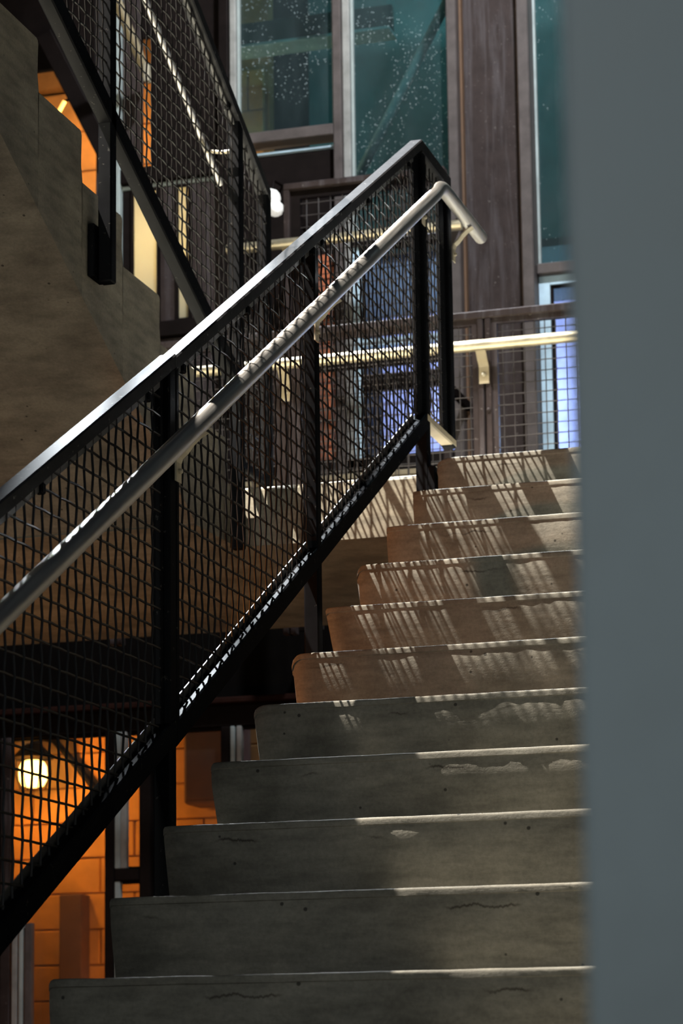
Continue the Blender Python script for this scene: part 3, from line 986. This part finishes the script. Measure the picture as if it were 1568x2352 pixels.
# crumpled globe lamp
gl = tag(empty('globe_lamp', (-1.32, 5.45, 3.4)), 'small bright crumpled white globe lamp left of the mesh screen', 'lamp')
for (c, r_) in (((-1.318, 5.45, 3.445), 0.040), ((-1.300, 5.45, 3.398), 0.034)):
    vs, fs = [], []
    nu, nv = 20, 14
    for i in range(nv + 1):
        for j in range(nu):
            th, ph_ = math.pi * i / nv, 2 * math.pi * j / nu
            d = Vector((math.sin(th) * math.cos(ph_), math.sin(th) * math.sin(ph_), math.cos(th)))
            rr = r_ * (1 + 0.07 * noise.noise(d * 4 + Vector((r_ * 99, 0, 0))) + 0.05 * noise.noise(d * 9))
            vs.append(Vector(c) + d * rr)
    for i in range(nv):
        for j in range(nu):
            a, b = i * nu + j, i * nu + (j + 1) % nu
            fs.append((a, b, b + nu, a + nu))
    MB().add(vs, fs).build('globe', M['globe'], gl)
MB().tube([(-1.313, 5.45, 3.48), (-1.313, 5.47, 3.53), (-1.313, 5.599, 3.55)], 0.006, 8).build('arm', M['brown_dark'], gl, smooth=True)

# ------------------------------------------------------------------ lower storey: frames, glass, orange block wall, lantern
wbox('brown_dark', 'upright', -3.4, -2.575, FZ, 1.234, parent=wall)
wbox('brown_dark', 'upright', -2.103, -2.061, FZ, 1.234, parent=wall)
wbox('brown_dark', 'rail', -2.06, -1.951, 0.612, 0.662, parent=wall)
wbox('brown_dark', 'upright', -1.95, -1.90, FZ, 1.234, parent=wall)
wbox('brown_dark', 'upright', -1.591, -1.551, FZ, 1.234, parent=wall)
wbox('brown_dark', 'panel', -1.40, 1.6, FZ, 1.234, parent=wall)
for i_, (a, b, z0_, z1_) in enumerate(((-2.574, -2.104, FZ, 1.233), (-2.06, -1.951, 0.663, 1.233), (-2.06, -1.951, FZ, 0.611), (-1.899, -1.592, FZ, 1.233), (-1.55, -1.401, FZ, 1.233))):
    window(8 + i_, ('wide glass bay in front of the orange wall beside the lantern', 'slim upper pane between the dark uprights of the lower wall', 'slim lower pane under the dark crossbar',
                    'glass bay right of the guardrail foot in front of the dark block', 'slim pane beside the second dark upright of the lower wall')[i_], a, b, z0_, z1_, 'glass_clear', 0)
tm = tag(empty('trim_1', (-2.0, WB, FZ)), 'pale grey steel trims beside the dark uprights of the lower glass', kind='structure')
for (a, b, mt_, z0_) in ((-2.0605, -2.036, 'greypaint', 0.663), (-2.0355, -2.008, 'mullion_pale', 0.663), (-2.0605, -2.036, 'greypaint', FZ), (-1.5505, -1.532, 'greypaint', FZ), (-1.524, -1.502, 'mullion_pale', FZ),
                         (-2.574, -2.530, 'brown', FZ), (-2.520, -2.496, 'mullion_pale', FZ), (-2.488, -2.470, 'greypaint', FZ), (-2.462, -2.43, 'mullion', FZ)):
    MB().box(a, b, WB - 0.045, WB - 0.012, z0_, 1.234 if (z0_ > 0 or a > -2) else (0.611 if a > -2.1 else (0.45 if a > -2.53 else 1.234)), 0.003).build('trim', M[mt_], tm)
lw = tag(empty('wall_rear', (-2.3, 6.4, FZ)), 'orange painted block wall behind the lower glass', kind='structure')
MB().box(-3.5, -1.2, 6.43, 6.5, FZ, 1.6).build('mortar_bed', M['mortar'], lw)
for r_ in range(14):
    for c_ in range(7):
        x = -3.45 + c_ * 0.33 + (0.165 if r_ % 2 else 0)
        z = FZ + 0.01 + r_ * 0.16
        if x + 0.32 > -1.22: continue
        mt_ = 'block'
        MB().box(x, x + 0.324, 6.40 + rnd.uniform(0, 0.006), 6.43, z, z + 0.154, 0.004).build('block', M[mt_], lw)
MB().box(-2.62, -2.51, 6.30, 6.398, FZ, 0.62, 0.006).build('pilaster', M['purple'], lw)
bx = tag(empty('wall_block', (-1.85, 6.36, 0.9)), 'dark brown block on the orange wall behind the lower glass', 'box')  # plain block where the wall turns dark brown
MB().box(-1.99, -1.74, 6.20, 6.399, 0.99, 1.45, 0.01).build('body', M['purple'], bx)
MB().box(-1.975, -1.755, 6.19, 6.199, 1.01, 1.43, 0.004).build('door', M['purple'], bx)  # thin plate on the front of the block

ln = tag(empty('wall_lantern', (-2.66, 6.3, 1.1)), 'glowing orange jar lantern with dark hood behind the lower left mesh', 'lantern')
LC = Vector((-2.715, 6.22, 1.16))
MB().lathe([(0.020, -0.062), (0.048, -0.055), (0.062, -0.03), (0.065, 0.0), (0.062, 0.03), (0.05, 0.052), (0.03, 0.060)], LC, 24).build('jar', M['jar'], ln, smooth=True)
MB().lathe([(0.030, 0.062), (0.085, 0.064), (0.095, 0.070), (0.070, 0.10), (0.045, 0.125), (0.030, 0.135)], LC, 24).build('hood', M['brown_dark'], ln, smooth=True)
for k in range(6):
    t = k * math.pi / 3 + 0.3
    c, s = math.cos(t), math.sin(t)
    MB().tube([LC + Vector((0.075 * c, 0.075 * s, 0.064)), LC + Vector((0.080 * c, 0.080 * s, 0.0)), LC + Vector((0.055 * c, 0.055 * s, -0.07))], 0.0035, 6).build('cage_bar', M['brown_dark'], ln, smooth=True)
MB().tube([LC + Vector((0, 0, 0.13)), LC + Vector((0.02, 0.05, 0.17)), LC + Vector((0.06, 0.10, 0.16)), LC + Vector((0.12, 0.15, 0.08)), LC + Vector((0.28, 0.16, -0.12))], 0.016, 10).build('arm', M['brown_dark'], ln, smooth=True)
MB().box(LC.x + 0.24, LC.x + 0.32, 6.375, 6.399, LC.z - 0.2, LC.z - 0.06, 0.004).build('back_plate', M['brown_dark'], ln)
light('lantern_bulb', 'POINT', (LC.x + 0.02, LC.y - 0.12, LC.z - 0.02), None, 17, (1.0, 0.42, 0.06), 0.05)
light('lower_room_fill', 'POINT', (-1.95, 5.95, 0.15), None, 11, (1.0, 0.38, 0.06), 0.1)  # added, unseen: keeps the orange wall bright away from the lantern

# ------------------------------------------------------------------ foreground column, out of focus
cl = tag(empty('column', (1.72, -3.02, FZ)), 'blurred grey steel column filling the right edge of the picture', 'column')
cx0, cx1, cy0, cy1 = 1.6025, 1.8225, -3.13, -2.91
rr = 0.007
vs, fs, ring = [], [], []
for (ccx, ccy, a0) in ((cx1 - rr, cy1 - rr, 0), (cx0 + rr, cy1 - rr, 90), (cx0 + rr, cy0 + rr, 180), (cx1 - rr, cy0 + rr, 270)):
    for i in range(7):
        t = math.radians(a0 + 15 * i)
        ring.append((ccx + rr * math.cos(t), ccy + rr * math.sin(t)))
n = len(ring)
for z in (FZ + 0.02, 3.2):
    vs += [(x, y, z) for x, y in ring]
fs = [tuple(range(n)), tuple(range(n, 2 * n))] + [(i, (i + 1) % n, n + (i + 1) % n, n + i) for i in range(n)]
MB().add(vs, fs).build('shaft', M['column'], cl, smooth=True)
MB().box(cx0 - 0.06, cx1 + 0.06, cy0 - 0.06, cy1 + 0.06, FZ, FZ + 0.02, 0.003).build('base_plate', M['column'], cl)
for sx in (cx0 - 0.03, cx1 + 0.03):
    for sy in (cy0 - 0.03, cy1 + 0.03):
        MB().lathe([(0.014, 0.0), (0.014, 0.012), (0.008, 0.014), (0.006, 0.024)], (sx, sy, FZ + 0.02), 6).build('bolt', M['black'], cl)
